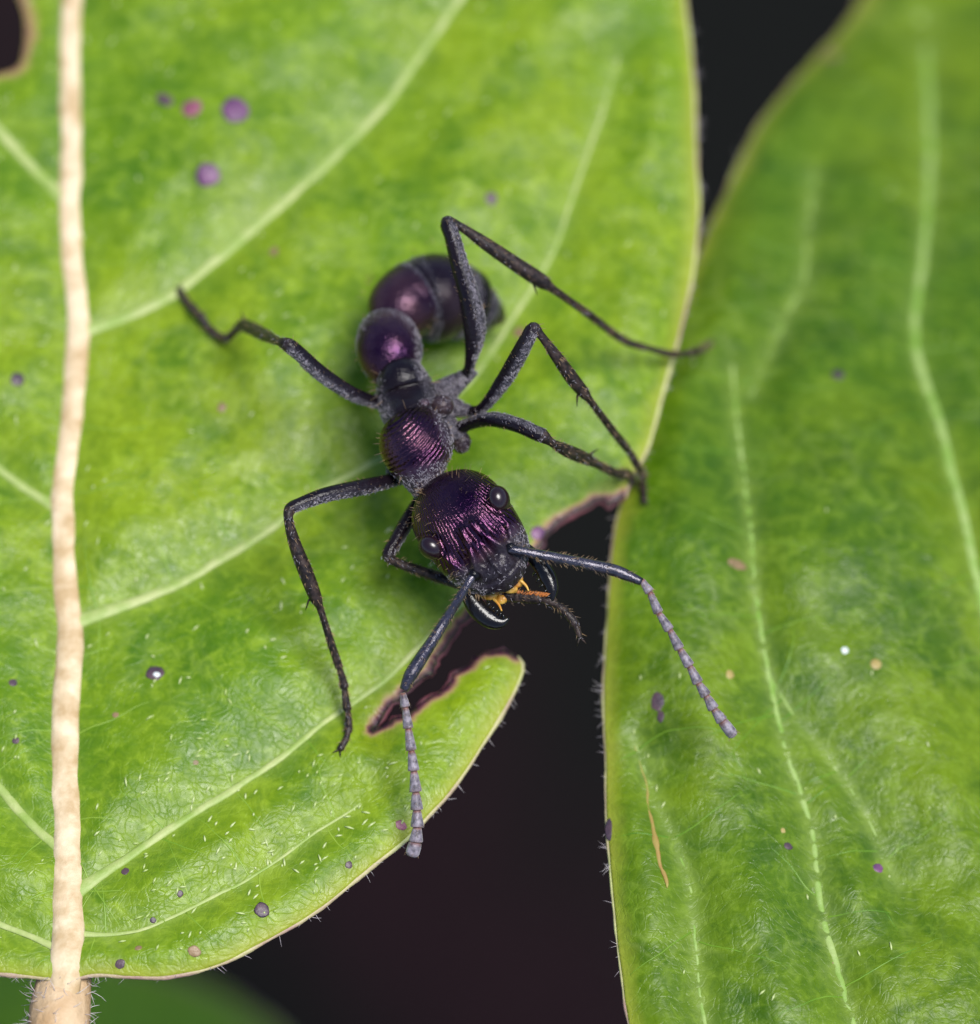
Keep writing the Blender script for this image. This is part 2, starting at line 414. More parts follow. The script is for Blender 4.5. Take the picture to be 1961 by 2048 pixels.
    def margin(s, m_nat, m_torn, parent, r=0.009):
        for kind, q in s.runs:
            z = s.h(q[:, 0], q[:, 1]) - s.thick * 0.5
            rr = r * (1 + 0.5 * nfield(q[:, 0], q[:, 1], 12, s.seed)) if kind == 'nat' else np.clip(0.0055 * (1 + 1.3 * nfield(q[:, 0], q[:, 1], 17, s.seed)), 0.0012, 0.014)
            V, F, A, T = tube_geo(np.column_stack([q, z]), rr, 8); b = MB(); b.add(V, F)
            b.build('margin' if kind == 'nat' else 'torn_margin', m_nat if kind == 'nat' else m_torn, parent)
        if s.hole is not None:
            q = np.vstack([s.hole, s.hole[:1]]); V, F, A, T = tube_geo(np.column_stack([q, s.h(q[:, 0], q[:, 1]) - s.thick * .5]), 0.005, 8); b = MB(); b.add(V, F)
            b.build('hole_rim', SP['tan'], parent)
    def spot(s, x, y, rx, ry, m, parent, rot=0.0, dome=0.14):
        p = on_surface([(x * K, y * K)], lambda a, b: s.h(a, b))[0]; e = 0.01
        hx = (s.h(p[0] + e, p[1]) - s.h(p[0] - e, p[1]))[0] / (2 * e); hy = (s.h(p[0], p[1] + e) - s.h(p[0], p[1] - e))[0] / (2 * e)
        n = nz(np.array([-hx, -hy, 1])); a = nz(np.array([math.cos(rot), math.sin(rot), 0]) - n * (n[0] * math.cos(rot) + n[1] * math.sin(rot))); bb = np.cross(n, a)
        rx *= K * S; ry *= K * S; b = MB()
        V, F = ellipsoid_geo(p, (a * rx, bb * ry, n * min(rx, ry) * dome), 18, 10, 0.22); b.add(V, F); return b.build('leaf_spot', m, parent)

def fringe(mb, base, direction, length, rad, bend=0.4):
    n = 4; pts = []; d = nz(direction); w = np.array([random.gauss(0, 1), random.gauss(0, 1), random.gauss(0, .7)]) * bend
    p = np.array(base, float)
    for i in range(n):
        pts.append(p.copy()); p = p + nz(d + w * i / n) * length / (n - 1)
    V, F, A, T = tube_geo(pts, np.linspace(rad, rad * 0.25, n), 3); mb.add(V, F)
def margin_hairs(leaf, parent, dens, clump, m, ylim=(-1.4, 1.7), length=0.04):
    mb = MB(); c = leaf.out.mean(0)
    for kind, q in leaf.runs:
        if kind != 'nat': continue
        z = leaf.h(q[:, 0], q[:, 1]) - 0.008
        for i in range(1, len(q) - 1):
            if not (ylim[0] < q[i, 1] < ylim[1] and -1.4 < q[i, 0] < 1.4): continue
            t = q[i + 1] - q[i - 1]; nr = np.array([t[1], -t[0]]); nr = nr / np.linalg.norm(nr)
            if inside(np.array([q[i, 0] + nr[0] * .01]), np.array([q[i, 1] + nr[1] * .01]), leaf.out)[0]: nr = -nr
            k = np.random.default_rng(i + int(leaf.seed * 10)).poisson(dens)
            if random.random() < clump: k += 5
            for _ in range(k):
                b = q[i] + (q[i + 1] - q[i]) * random.random(); tg = nz(t) * random.gauss(0, 0.7)
                fringe(mb, (b[0], b[1], z[i] + random.uniform(-.006, .006)), np.array([nr[0] + tg[0], nr[1] + tg[1], random.gauss(0, .45)]), length * random.uniform(.3, 1.0), 0.0009)
    return tag(mb.build('hair_fringe', m, parent), kind='stuff')
def surface_hairs(leaf, parent, n, m, seed, xr, yr, length=(0.008, 0.026), dirn=0.9, zone=None):
    r = np.random.default_rng(seed); x = r.uniform(*xr, n); y = r.uniform(*yr, n)
    k = inside(x, y, leaf.out)
    if leaf.hole is not None: k &= ~inside(x, y, leaf.hole)
    if zone is not None: k &= r.random(n) < zone(x, y)
    x = x[k]; y = y[k]; k = seg_dist(x, y, leaf.out, True) > 0.03; x = x[k]; y = y[k]; z = leaf.h(x, y); mb = MB()
    a = r.normal(dirn, 0.6, len(x)); L = r.uniform(*length, len(x))
    for xx, yy, zz, aa, ll in zip(x, y, z, a, L):
        d = np.array([math.cos(aa), math.sin(aa), 0.0]) * ll; p = np.array([xx, yy, zz])
        pts = [p - d * .5 + [0, 0, -.0005], p + [0, 0, .003], p + d * .5 + [0, 0, .0015]]
        V, F, A, T = tube_geo(pts, [0.0012, 0.0030, 0.0012], 5, flat=0.6); mb.add(V, F)
    return tag(mb.build('surface_hair', m, parent), kind='stuff')

# --- the left leaf the ant stands on
def h0L(x, y): return -0.035 * ((x + 1.0) / 1.5) ** 2 + 0.0 * y
runsL = [('nat', [(130, 1876), (180, 1864), (250, 1868), (330, 1868), (420, 1845), (500, 1805), (580, 1758), (660, 1700), (740, 1632), (790, 1590), (850, 1530), (890, 1478), (940, 1400), (982, 1325), (1000, 1276), (990, 1256)]),
         ('torn', [(990, 1256), (962, 1243), (930, 1250), (908, 1257), (870, 1288), (830, 1327), (780, 1367), (745, 1385), (718, 1397), (735, 1380), (765, 1350), (792, 1322), (822, 1283), (862, 1228), (902, 1192), (955, 1130), (1005, 1072), (1038, 1030), (1075, 1002), (1120, 980), (1135, 966), (1155, 962), (1170, 972), (1196, 950)]),
         ('nat', [(1196, 950), (1203, 925), (1236, 860), (1266, 760), (1300, 640), (1325, 520), (1338, 400), (1333, 300), (1327, 150), (1310, 0), (1290, -150), (1230, -400), (1080, -750), (850, -1050), (560, -1300), (300, -1420), (0, -1250), (-400, -900), (-750, -450), (-950, 100), (-1000, 600), (-900, 1100), (-650, 1500), (-350, 1740), (-120, 1845), (0, 1862), (60, 1868), (130, 1876)])]
veinsL = [([(190, -1000), (155, -400), (142, -60), (137, 60), (134, 300), (137, 480), (150, 600), (146, 680), (136, 800), (125, 950), (127, 1100), (133, 1200), (125, 1350), (127, 1500), (130, 1650), (131, 1760), (128, 1860), (122, 1920), (116, 1990)], 17, 31),
          ([(140, 640), (260, 600), (350, 555), (450, 470), (560, 375), (650, 290), (730, 210), (800, 115), (860, 30), (900, -50), (960, -250)], 13, 9),
          ([(135, 1195), (230, 1165), (330, 1125), (430, 1070), (520, 1010), (600, 950), (680, 905), (760, 862), (850, 780), (930, 690), (1000, 580), (1060, 480), (1100, 370), (1150, 230), (1185, 110)], 12, 3.5),
          ([(140, 1712), (250, 1640), (340, 1580), (450, 1510), (540, 1450), (620, 1385), (700, 1330), (760, 1280), (850, 1192), (930, 1110)], 11, 5),
          ([(140, 1790), (220, 1788), (300, 1770), (400, 1725), (500, 1670), (600, 1600), (690, 1540)], 5, 2.5),
          ([(134, 395), (60, 320), (0, 252), (-90, 160), (-250, 20)], 14, 9),
          ([(126, 985), (60, 945), (0, 902), (-100, 815), (-300, 640)], 13, 8),
          ([(130, 1640), (60, 1580), (0, 1512), (-90, 1420), (-300, 1200)], 11, 8),
          ([(130, 1830), (60, 1795), (0, 1768), (-120, 1700)], 9, 6)]
def veinlets(leaf, parent, m, seed, spacing=0.11, view=((-1.35, 1.35), (-1.3, 1.8)), maxlen=0.30):
    r = np.random.default_rng(seed); paths = []; act = []
    for q, w0, w1 in leaf.veins:
        L = np.concatenate([[0], np.cumsum(np.linalg.norm(np.diff(q, axis=0), axis=1))])
        for t in np.arange(0.05, L[-1], spacing):
            for sg in (-1, 1):
                k = min(np.searchsorted(L, t + r.uniform(-.03, .03)), len(q) - 2); k = max(k, 1); d = q[k + 1] - q[k - 1]; a = math.atan2(d[1], d[0]) + sg * (math.pi / 2 + r.normal(0, 0.22))
                if view[0][0] < q[k, 0] < view[0][1] and view[1][0] < q[k, 1] < view[1][1]: act.append([[q[k]], a, r.uniform(.5, 1) * maxlen, 1.0])
    for step in range(40):
        live = [p for p in act if p[2] > 0]
        if not live: break
        for p in live:
            p[1] += r.normal(0, 0.08); p[0].append(p[0][-1] + 0.016 * np.array([math.cos(p[1]), math.sin(p[1])])); p[2] -= 0.016
        e = np.array([p[0][-1] for p in live]); dv, do, dt, dh = leaf.dists(e[:, 0], e[:, 1])
        for p, a, b_, c_ in zip(live, dv, do, dh):
            if b_ < 0.02 or c_ < 0.02 or (a < 0.012 and len(p[0]) > 6): p[2] = 0
            elif len(p[0]) > 5 and r.random() < 0.035 and p[3] > .6: act.append([[p[0][-1]], p[1] + r.choice([-1, 1]) * r.uniform(.6, 1.2), r.uniform(.05, .16), 0.55])
    mb = MB(); ps = [np.array(p[0]) for p in act if len(p[0]) > 4]; wd = [p[3] for p in act if len(p[0]) > 4]
    ins = inside(np.array([p[2][0] for p in ps]), np.array([p[2][1] for p in ps]), leaf.out)
    al = np.vstack(ps); z = leaf.h(al[:, 0], al[:, 1]); k = 0
    for p, w, ok in zip(ps, wd, ins):
        zz = z[k:k + len(p)]; k += len(p)
        if not ok: continue
        V, F, A, T = tube_geo(np.column_stack([p, zz - .0003]), np.linspace(.0026, .0007, len(p)) * w, 6, flat=0.45); mb.add(V, F)
    return tag(mb.build('veinlet_network', m, parent), kind='stuff')
rootL = PZ(128 * K, 1876 * K, 0.0)
leafL = tag(empty('spotted_leaf', rootL), 'bright green leaf with cream midrib, a torn corner and purple spots, under the ant', 'leaf')
LL = Leaf(h0L, runsL, [(-60, -40), (18, -34), (38, 0), (47, 50), (44, 95), (30, 124), (10, 140), (-20, 143), (-60, 100)], veinsL, 0.055, 1.0)
LL.blade(M_leafL, leafL)
LL.vein_obj(0, M_mid, leafL, 'midrib', lift=0.002, flat=0.5, seg=14, sink=True)
for i in range(1, len(veinsL)): LL.vein_obj(i, M_vein, leafL, 'vein', lift=0.0035, flat=0.4)
veinlets(LL, leafL, simple('veinlet_green', (0.13, 0.26, 0.01), (0.23, 0.34, 0.03), 8, 0.45), 5, 0.22)
LL.margin(M_margin, M_torn, leafL, 0.0068)
spotsL = [(315, 190, 13, 19, 'dark'), (367, 207, 22, 19, 'red'), (451, 210, 29, 27, 'purple'), (398, 334, 24, 25, 'purple'), (941, 380, 15, 13, 'dark'), (525, 481, 11, 9, 'brown'),
          (33, 726, 14, 14, 'dark'), (25, 1307, 8, 9, 'dark'), (297, 1288, 18, 17, 'dark'), (221, 1369, 7, 7, 'brown'), (30, 1418, 7, 7, 'dark'), (240, 1668, 8, 8, 'dark'), (345, 1711, 7, 6, 'dark'),
          (293, 1762, 6, 6, 'dark'), (265, 1815, 7, 6, 'brown'), (230, 1846, 10, 9, 'dark'), (502, 1742, 15, 14, 'dark'), (372, 1821, 13, 11, 'brown'), (425, 780, 10, 9, 'brown'), (668, 1656, 7, 7, 'dark'),
          (995, 636, 13, 12, 'brown'), (375, 1460, 6, 5, 'brown'), (768, 1580, 12, 9, 'red'), (1030, 1020, 16, 13, 'purple')]
for x, y, a, b, c in spotsL: LL.spot(x, y, a, b, SP[c], leafL, random.random() * 3)
LL.spot(300, 1292, 8, 7, SP['white'], leafL, 0, 0.5)
# petiole: thick, hairy, runs off below the frame and bends down to the ground
pet = np.array([PZ(130 * K, 1790 * K, -0.07), PZ(126 * K, 1850 * K, -0.075), PZ(118 * K, 1900 * K, -0.07), PZ(112 * K, 1975 * K, -0.075), PZ(108 * K, 2200 * K, -0.16), (-1.15, -3.2, -2.2), (-1.2, -4.4, -6.5), (-1.2, -4.8, -13.6)])
pp = spline(pet, 150); tt = np.linspace(0, 1, 150)
V, F, A, T = tube_geo(pp, np.interp(tt, [0, .006, .014, .03, 1], [0.045, 0.066, 0.078, 0.078, 0.11]) , 20); b = MB(); b.add(V, F); petL = b.build('petiole', M_petiole, leafL)
mb = MB()
for _ in range(800):
    i = random.randint(1, 14); a = random.uniform(0, 2 * math.pi); f = random.random(); c = pp[i] * (1 - f) + pp[i + 1] * f
    d = np.array([math.cos(a), 0.0, math.sin(a)]); fringe(mb, c + d * 0.074, d + np.array([random.gauss(0, .5), random.gauss(0, .7), random.gauss(0, .4)]), random.uniform(.02, .05), 0.0012, 0.8)
o = mb.build('petiole_hair', M_hair, leafL); tag(o, kind='stuff')
margin_hairs(LL, leafL, 0.55, 0.05, M_hair, length=0.034)
surface_hairs(LL, leafL, 5200, simple('leaf_hair_pale', (0.34, 0.44, 0.12), (0.50, 0.56, 0.26), 4, 0.4), 3, (-1.3, 0.5), (-1.2, 1.8), zone=lambda x, y: np.clip(0.12 + 0.9 * np.exp(-((y + 0.75) / 0.35) ** 2) * (x > -0.9), 0, 1) * 0.45)

# --- the right leaf, a little lower, its margin passing under the left one
def h0R(x, y):
    return -0.075 + 0.03 * np.minimum(0, y) * -1.0 - 0.28 * np.maximum(0, y - 0.15) - 0.05 * np.maximum(0, y - 0.15) ** 2 - 0.10 * (x - 0.3) ** 2 - 0.03 * (x - 0.3)
runsR = [('nat', [(2300, 2800), (1800, 2700), (1450, 2480), (1300, 2250), (1228, 2050), (1205, 1950), (1190, 1850), (1176, 1720), (1166, 1600), (1160, 1450), (1156, 1320), (1161, 1200), (1168, 1100), (1177, 1020), (1200, 940), (1225, 840), (1258, 720), (1300, 580), (1342, 478), (1372, 405), (1402, 340), (1440, 262), (1500, 178), (1560, 112), (1605, 66), (1650, 0), (1720, -120), (1850, -300), (2100, -420), (2500, -250), (2900, 300), (3100, 1100), (3050, 1900), (2750, 2550), (2300, 2800)])]
veinsR = [([(2250, 2600), (2080, 1960), (1960, 1500), (1880, 1160), (1840, 980), (1800, 820), (1758, 690), (1752, 620), (1766, 500), (1780, 300), (1775, 160), (1760, 20)], 15, 9),
          ([(1850, 2500), (1720, 2200), (1632, 1960), (1580, 1780), (1545, 1560), (1500, 1420), (1470, 1280), (1445, 1120), (1438, 1020), (1425, 900), (1412, 800), (1400, 700)], 12, 5),
          ([(1420, 2200), (1350, 1960), (1325, 1720), (1300, 1640), (1270, 1570), (1240, 1480), (1215, 1420)], 5, 2.5),
          ([(1470, 1290), (1540, 1400), (1600, 1470), (1660, 1560), (1720, 1700)], 3.5, 2),
          ([(1562, 330), (1545, 470), (1535, 540), (1480, 660), (1440, 760)], 3.5, 3)]
rootR = np.array(PZ(2300 * K, 2800 * K, -0.3))
leafR = tag(empty('smooth_edged_leaf', rootR), 'deep green leaf with hairy pale margin, facing the torn corner across the dark gap', 'leaf')
LR = Leaf(h0R, runsR, None, veinsR, 0.075, 4.0)
LR.blade(M_leafR, leafR, (-0.1, 1.6), (-1.5, 2.0))
for i in range(len(veinsR)): LR.vein_obj(i, M_veinR, leafR, 'midrib' if i == 0 else 'vein', lift=0.001, flat=0.45)
veinlets(LR, leafR, simple('veinlet_deep', (0.07, 0.19, 0.003), (0.14, 0.26, 0.01), 8, 0.45), 6, 0.26)
LR.margin(M_margin, M_torn, leafR, 0.0055)
spotsR = [(1259, 1343, 13, 20, 'dark'), (1265, 1372, 7, 12, 'dark'), (1412, 1080, 23, 11, 'brown'), (1605, 717, 13, 12, 'dark'), (1398, 1291, 9, 10, 'tan'), (1678, 1272, 11, 11, 'tan'), (1618, 1245, 7, 7, 'white'), (1510, 1620, 9, 8, 'dark'),  # the white one is a painted highlight, the others are real spots
          (1682, 1662, 11, 10, 'purple'), (1168, 1588, 9, 24, 'dark'), (1592, 106, 20, 14, 'brown'), (1596, 1842, 8, 8, 'brown'), (1500, 1590, 5, 6, 'tan')]
for x, y, a, b, c in spotsR: LR.spot(x, y, a, b, SP[c], leafR, 0.0)
q = on_surface(np.array([(1216, 1425), (1232, 1480), (1243, 1530), (1250, 1580), (1258, 1620), (1266, 1660), (1276, 1700)]) * K, lambda a, b: LR.h(a, b)); q = spline(q, 40); q[:, 0] += 0.010 * nfield(q[:, 0], q[:, 1], 9, 6)
V, F, A, T = tube_geo(q + [0, 0, .001], np.interp(np.linspace(0, 1, 40), [0, .3, .55, .9, 1], [.0015, .003, .005, .0065, .002]) * (1 + 0.8 * nfield(q[:, 0], q[:, 1], 25, 2)), 8, flat=0.4); b = MB(); b.add(V, F); b.build('leaf_scar', simple('scar_tan', (0.30, 0.16, 0.04), (0.30, 0.30, 0.06), 14, 0.6), leafR)
pq = spline(np.array([LR.out[0].tolist() + [h0R(LR.out[0, 0], LR.out[0, 1]) - 0.02], (2.2, -3.2, -1.0), (2.3, -4.0, -4.0), (2.3, -4.5, -13.6)]), 60)
V, F, A, T = tube_geo(pq, np.linspace(.05, .1, 60), 14); b = MB(); b.add(V, F); b.build('petiole', M_petiole, leafR)
margin_hairs(LR, leafR, 0.28, 0.06, M_hair, length=0.038)
surface_hairs(LR, leafR, 350, bpy.data.materials['leaf_hair_pale'], 8, (0.2, 1.3), (-1.3, 1.8), dirn=1.7, zone=lambda x, y: np.clip(0.05 + 0.5 * (y < -0.2), 0, 1) * 0.35)

# --- a leaf far below, seen beside the petiole
def h0B(x, y): return -4.2 + 0.08 * (x + 2) - 0.05 * (y + 2.5) ** 2
runsB = [('nat', [(560, 2000), (420, 1900), (250, 1845), (80, 1820), (-200, 1850), (-700, 2050), (-900, 2400), (-600, 2900), (0, 3050), (450, 2700), (600, 2250), (560, 2000)])]
leafB = tag(empty('lower_leaf', PZ(0, 3050 * K, -4.2)), 'blurred green leaf far below, showing behind the hairy petiole', 'leaf')
LB = Leaf(h0B, runsB, None, [([(-700, 2300), (-100, 2350), (450, 2200)], 20, 8)], 0.05, 9.0)
LB.blade(M_leafB, leafB, (9, 9), (9, 9)); LB.vein_obj(0, M_veinR, leafB, 'midrib'); LB.margin(M_margin, M_torn, leafB, 0.01)
pb = LB.out[np.argmin(LB.out[:, 1])]
V, F, A, T = tube_geo(spline(np.array([(pb[0], pb[1] + .1, h0B(pb[0], pb[1]) - .02), (pb[0], pb[1] - .7, -4.9), (pb[0], pb[1] - 1.2, -13.6)]), 30), .06, 10); b = MB(); b.add(V, F); b.build('petiole', M_petiole, leafB)

# ------------------------------------------------------------------ the ant
def ant_material():
    m, nt, b = mat('ant_cuticle'); t = NT(nt); o = t.obj()
    pub = t.attr('pub'); br = t.attr('brown'); sx = t.attr('strx'); sa = t.attr('stra')
    n1 = t.noise(9, 3, o); n2 = t.noise(120, 3, o); n3 = t.noise(45, 4, o)
    metal = t.mix(t.maprange(n1, 0.35, 0.65), (0.036, 0.010, 0.042), (0.105, 0.048, 0.070))
    mt = t.attr('metal'); metal = t.mix(mt, (0.004, 0.0035, 0.005), metal)
    pb = t.math('MULTIPLY', pub, t.maprange(n3, 0.30, 0.62, 0.70, 1.0))
    c = t.mix(pb, metal, t.mix(t.maprange(n2, 0.4, 0.6), (0.024, 0.022, 0.028), (0.085, 0.078, 0.092)))
    bb = t.math('MULTIPLY', br, t.maprange(n3, 0.35, 0.65, 0.55, 1.0))
    c = t.mix(bb, c, t.mix(t.maprange(t.noise(70, 3, o), 0.4, 0.7), (0.012, 0.008, 0.007), (0.075, 0.047, 0.037)))
    t.l(c, b.inputs['Base Color'])
    met = t.math('MULTIPLY', t.math('SUBTRACT', 1.0, pb), t.math('SUBTRACT', 1.0, bb)); t.l(t.math('MULTIPLY', met, t.attr('metal')), b.inputs['Metallic'])
    t.l(t.math('ADD', 0.20, t.math('MULTIPLY', t.math('MAXIMUM', pb, bb), 0.30)), b.inputs['Roughness'])
    b.inputs['Specular IOR Level'].default_value = 0.26
    wob = t.math('ADD', sx, t.math('MULTIPLY', t.math('SUBTRACT', t.noise(30, 2, o), 0.5), 1.1))
    st = t.math('MULTIPLY', t.math('SINE', t.math('MULTIPLY', wob, 2 * math.pi)), sa)
    bp = t.bump(st, 1.0, 0.00065)
    bp = t.bump(t.noise(48, 4, o, 0.7), 0.5, 0.006, bp); bp = t.bump(n2, 0.4, 0.004, bp); t.l(bp, b.inputs['Normal'])
    return m
M_ant = ant_material()
M_scape = None
body = MB(('pub', 'brown', 'strx', 'stra', 'metal'))
antroot_loc = PZ(800, 900, -0.03)
ant = tag(empty('ant', antroot_loc), 'black ant with purple metallic sheen and long legs, head down over the torn leaf corner', 'ant')
CAMUP = -FW
hairs = MB()

# head, laid out along its own axis (u), across (w) and towards the frons (n), in photograph pixels
HC = np.array([930.5, 1047.0]); HU = np.array([.587, .809]); HW = np.array([.809, -.587]); HD = 0.045
TILT = math.radians(20)
ua0 = RT * HU[0] - UP * HU[1]
HUP = nz(CAMUP * math.cos(TILT) - ua0 * math.sin(TILT))
def head_pt(u, w, n=0.0, axis=False):
    """u, w: where the point shows in the photograph; n: height above the head's mid plane"""
    uc = u if axis else u + n * math.sin(TILT)
    q = HC + HU * uc + HW * w
    return P(q[0], q[1], HD - math.tan(TILT) * uc * S) + HUP * n * S
hs = np.array([(-112, 4, 4, 4), (-109, 26, 26, 24), (-100, 52, 42, 42), (-84, 74, 56, 58), (-60, 91, 68, 68), (-25, 99, 76, 72), (10, 98, 76, 70), (45, 95, 68, 66), (75, 89, 58, 60), (100, 79, 48, 50), (122, 60, 38, 40), (138, 40, 28, 28), (148, 18, 14, 14), (151, 3, 3, 3)], float)
hu = spline(np.column_stack([hs[:, 0], np.zeros((len(hs), 2)), hs[:, 1:]]), 120)
path = np.array([head_pt(u + 8, 0, 0, True) for u in hu[:, 0]])
V, F, A, T = loft_geo(path, hu[:, 3] * S, hu[:, 4] * S, hu[:, 5] * S, HUP, 144, 2.15)
uu = np.interp(T, np.linspace(0, 1, 120), hu[:, 0]) + 8 - np.sin(A) * np.interp(T, np.linspace(0, 1, 120), hu[:, 4]) * math.sin(TILT); ww = np.cos(A) * np.interp(T, np.linspace(0, 1, 120), hu[:, 3]); topm = np.clip(np.sin(A), 0, 1)
# frontal lobes, the hollows beside them, antenna sockets, a bulging clypeus with a keel, cheek ridges
aw = np.abs(ww)
def ridge(pts, wid, hgt):
    d = seg_dist(uu, aw, np.array(pts, float)); return hgt * np.exp(-(d / wid) ** 2)
off = ridge([(12, 10), (40, 15), (66, 24), (92, 37)], 9, 15) - 12 * np.exp(-((uu - 60) / 26) ** 2 - ((aw - 50) / 13) ** 2) - 20 * np.exp(-((uu - 100) / 13) ** 2 - ((aw - 48) / 10) ** 2)
off = off + 12 * np.exp(-((uu - 112) / 26) ** 2 - (ww / 26) ** 2) + ridge([(60, 0), (130, 0)], 4, 5) - 9 * np.exp(-((uu - 74) / 24) ** 2 - ((aw - 9) / 6) ** 2) + ridge([(22, 74), (48, 68), (76, 56)], 6, 7) - ridge([(108, 60), (128, 30), (132, 10)], 4, 5)
off = off - 5 * np.exp(-(((uu - 0) / 30) ** 2 + ((aw - 83) / 28) ** 2 - 0.9) ** 2 / 0.10)
V = V + HUP[None] * (off * topm * S)[:, None]
fan = ww / (7.5 * (1 + 0.004 * (uu - 20))) 
pubh = np.clip((uu - 52) / 40, 0, 1) * np.clip((np.abs(ww) - 26) / 25, 0.34, 1) * 0.66 + np.clip((np.abs(ww) - 88) / 12, 0, 1) * 0.25
body.add(V, F, pub=np.clip(pubh, 0, 1), strx=fan, stra=np.clip((75 - uu) / 30, 0.15, 1) * np.clip((uu + 112) / 20, 0, 1), metal=np.clip((88 - uu) / 30, 0.12, 1))
def tube(mb, pts, rad, n=24, seg=12, up=None, flat=1.0, **at):
    p = spline(np.asarray(pts, float), n); r = np.interp(np.linspace(0, 1, n), np.linspace(0, 1, len(rad)), rad) * S
    V, F, A, T = tube_geo(p, r, seg, up=up if up is not None else CAMUP, flat=flat); mb.add(V, F, **at); return p, r
for sgn in (-1, 1):      # bulb of each antenna socket
    V, F = ellipsoid_geo(head_pt(95, sgn * 45, 44), (HUP * 11 * S, (RT * HU[0] - UP * HU[1]) * 12 * S, (RT * HW[0] - UP * HW[1]) * 12 * S)); body.add(V, F, metal=0.0)

# pronotum
def zp(px, py, z): return PZ(px, py, z)
pr = np.array([(819, 836, .365, 16, 12, 16), (821, 841, .370, 42, 32, 50), (825, 853, .378, 62, 50, 66), (829, 870, .384, 72, 61, 76), (833, 890, .386, 75, 64, 80), (837, 911, .385, 71, 60, 74), (842, 934, .378, 60, 49, 60), (848, 954, .365, 45, 38, 46), (855, 971, .350, 36, 30, 36), (862, 984, .338, 33, 26, 30), (868, 996, .325, 28, 20, 26)], float)
def body_loft(rows, n=40, seg=44, up=(0, -0.15, 1), p=2.0):
    c = np.array([zp(*r[:3]) for r in rows]); w = rows[:, 3:]; q = spline(np.hstack([c, w]), n)
    return loft_geo(q[:, :3], q[:, 3] * S, q[:, 4] * S, q[:, 5] * S, np.asarray(up, float), seg, p)
def pix(V):
    r = V - CAM; k = D / (r @ FW); return 980.5 + (r @ RT) * k / S, 1024 - (r @ UP) * k / S
V, F, A, T = body_loft(pr)
px, py = pix(V); ax = (px - 831) * .94 - (py - 886) * .34; al = (px - 831) * .34 + (py - 886) * .94     # across / along the pronotum
pub = np.clip((al - 38) / 30, 0, 1) * 0.85 + np.clip((-0.05 - np.sin(A)) * 3, 0, 1) * 0.7
pub = np.maximum(pub, np.clip((ax - 46) / 14, 0, 1) * 0.7)
body.add(V, F, pub=np.clip(pub, 0, 1), strx=(ax * 0.42 + al * 0.907 + 0.0035 * ax ** 2) / 9.0, stra=np.clip(1 - pub, 0.1, 1) * np.clip((58 - al) / 15, 0, 1) * 1.6, metal=1.0)
# mesonotum and propodeum
ms = np.array([(830, 856, .33, 40, 50, 56), (826, 836, .34, 56, 50, 62), (820, 812, .335, 62, 42, 66), (812, 788, .33, 60, 44, 66), (806, 768, .335, 56, 56, 62), (800, 750, .33, 46, 52, 52), (794, 735, .32, 34, 34, 40), (788, 720, .31, 22, 22, 26)], float)
V, F, A, T = body_loft(ms); px, py = pix(V)
body.add(V, F, pub=np.clip((np.abs(px - 0.35 * (py - 785) - 810) - 33) / 12, 0.0, 0.85) * np.clip(np.abs(py - 785) / 30, 0.55, 1), strx=py / 9.0, stra=0.1, metal=0.05)
V, F = ellipsoid_geo(zp(884, 812, .375), (RT * 25 * S, UP * 23 * S, FW * 20 * S)); body.add(V, F, pub=0.35, brown=0.55, metal=0.4)
V, F = ellipsoid_geo(zp(849, 806, .40), (RT * 12 * S, UP * 9 * S, FW * 10 * S)); body.add(V, F, pub=0.5, metal=0.7)
# petiole node
nd = np.array([(800, 768, .30, 22, 26, 28), (793, 754, .315, 44, 34, 40), (787, 735, .325, 58, 52, 50), (781, 710, .33, 66, 62, 54), (776, 686, .325, 66, 60, 54), (771, 662, .315, 58, 50, 48), (767, 645, .30, 40, 34, 36), (766, 636, .29, 16, 14, 16)], float)
V, F, A, T = body_loft(nd); px, py = pix(V); rr = ((px - 772) / 56) ** 2 + ((py - 700) / 68) ** 2
body.add(V, F, pub=np.clip((rr - 0.8) * 1.3, 0.12, 0.9), metal=0.95, strx=0, stra=0)
# gaster: overlapping plates along a curved axis
def gaster(rows, pubf, n=36, metal=0.6):
    c = np.array([zp(*r[:3]) for r in rows]); q = spline(np.hstack([c, rows[:, 3:]]), n)
    V, F, A, T = loft_geo(q[:, :3], q[:, 3] * S, q[:, 4] * S, q[:, 5] * S, np.array([0.2, -0.1, 1.0]), 48); body.add(V, F, pub=pubf(T, A), metal=metal)
gaster(np.array([(778, 676, .25, 20, 20, 24), (783, 660, .26, 44, 42, 46), (791, 642, .265, 62, 62, 62), (801, 624, .265, 73, 73, 70), (812, 611, .26, 77, 77, 74), (824, 602, .255, 79, 79, 76), (834, 597, .25, 79, 79, 76), (838, 596, .25, 71, 71, 68)], float), lambda T, A: np.where(T > 0.88, 0.75, np.clip(0.6 * (-np.sin(A)), 0.03, .7)))
gaster(np.array([(822, 606, .235, 56, 56, 56), (836, 600, .23, 82, 82, 82), (860, 596, .22, 91, 92, 88), (886, 596, .205, 91, 91, 88), (903, 598, .195, 85, 86, 82), (909, 599, .19, 74, 74, 70)], float), lambda T, A: np.clip(np.exp(-((T - .26) / .12) ** 2) * 0.95 + 0.6 * (-np.sin(A)), 0.05, .95), metal=0.22)
gaster(np.array([(892, 600, .185, 66, 66, 66), (908, 602, .175, 79, 80, 76), (930, 607, .155, 76, 78, 74), (947, 612, .14, 66, 70, 64), (953, 614, .135, 53, 55, 53)], float), lambda T, A: np.clip(np.exp(-((T - .33) / .14) ** 2) * 0.75, 0.08, .9), metal=0.12)
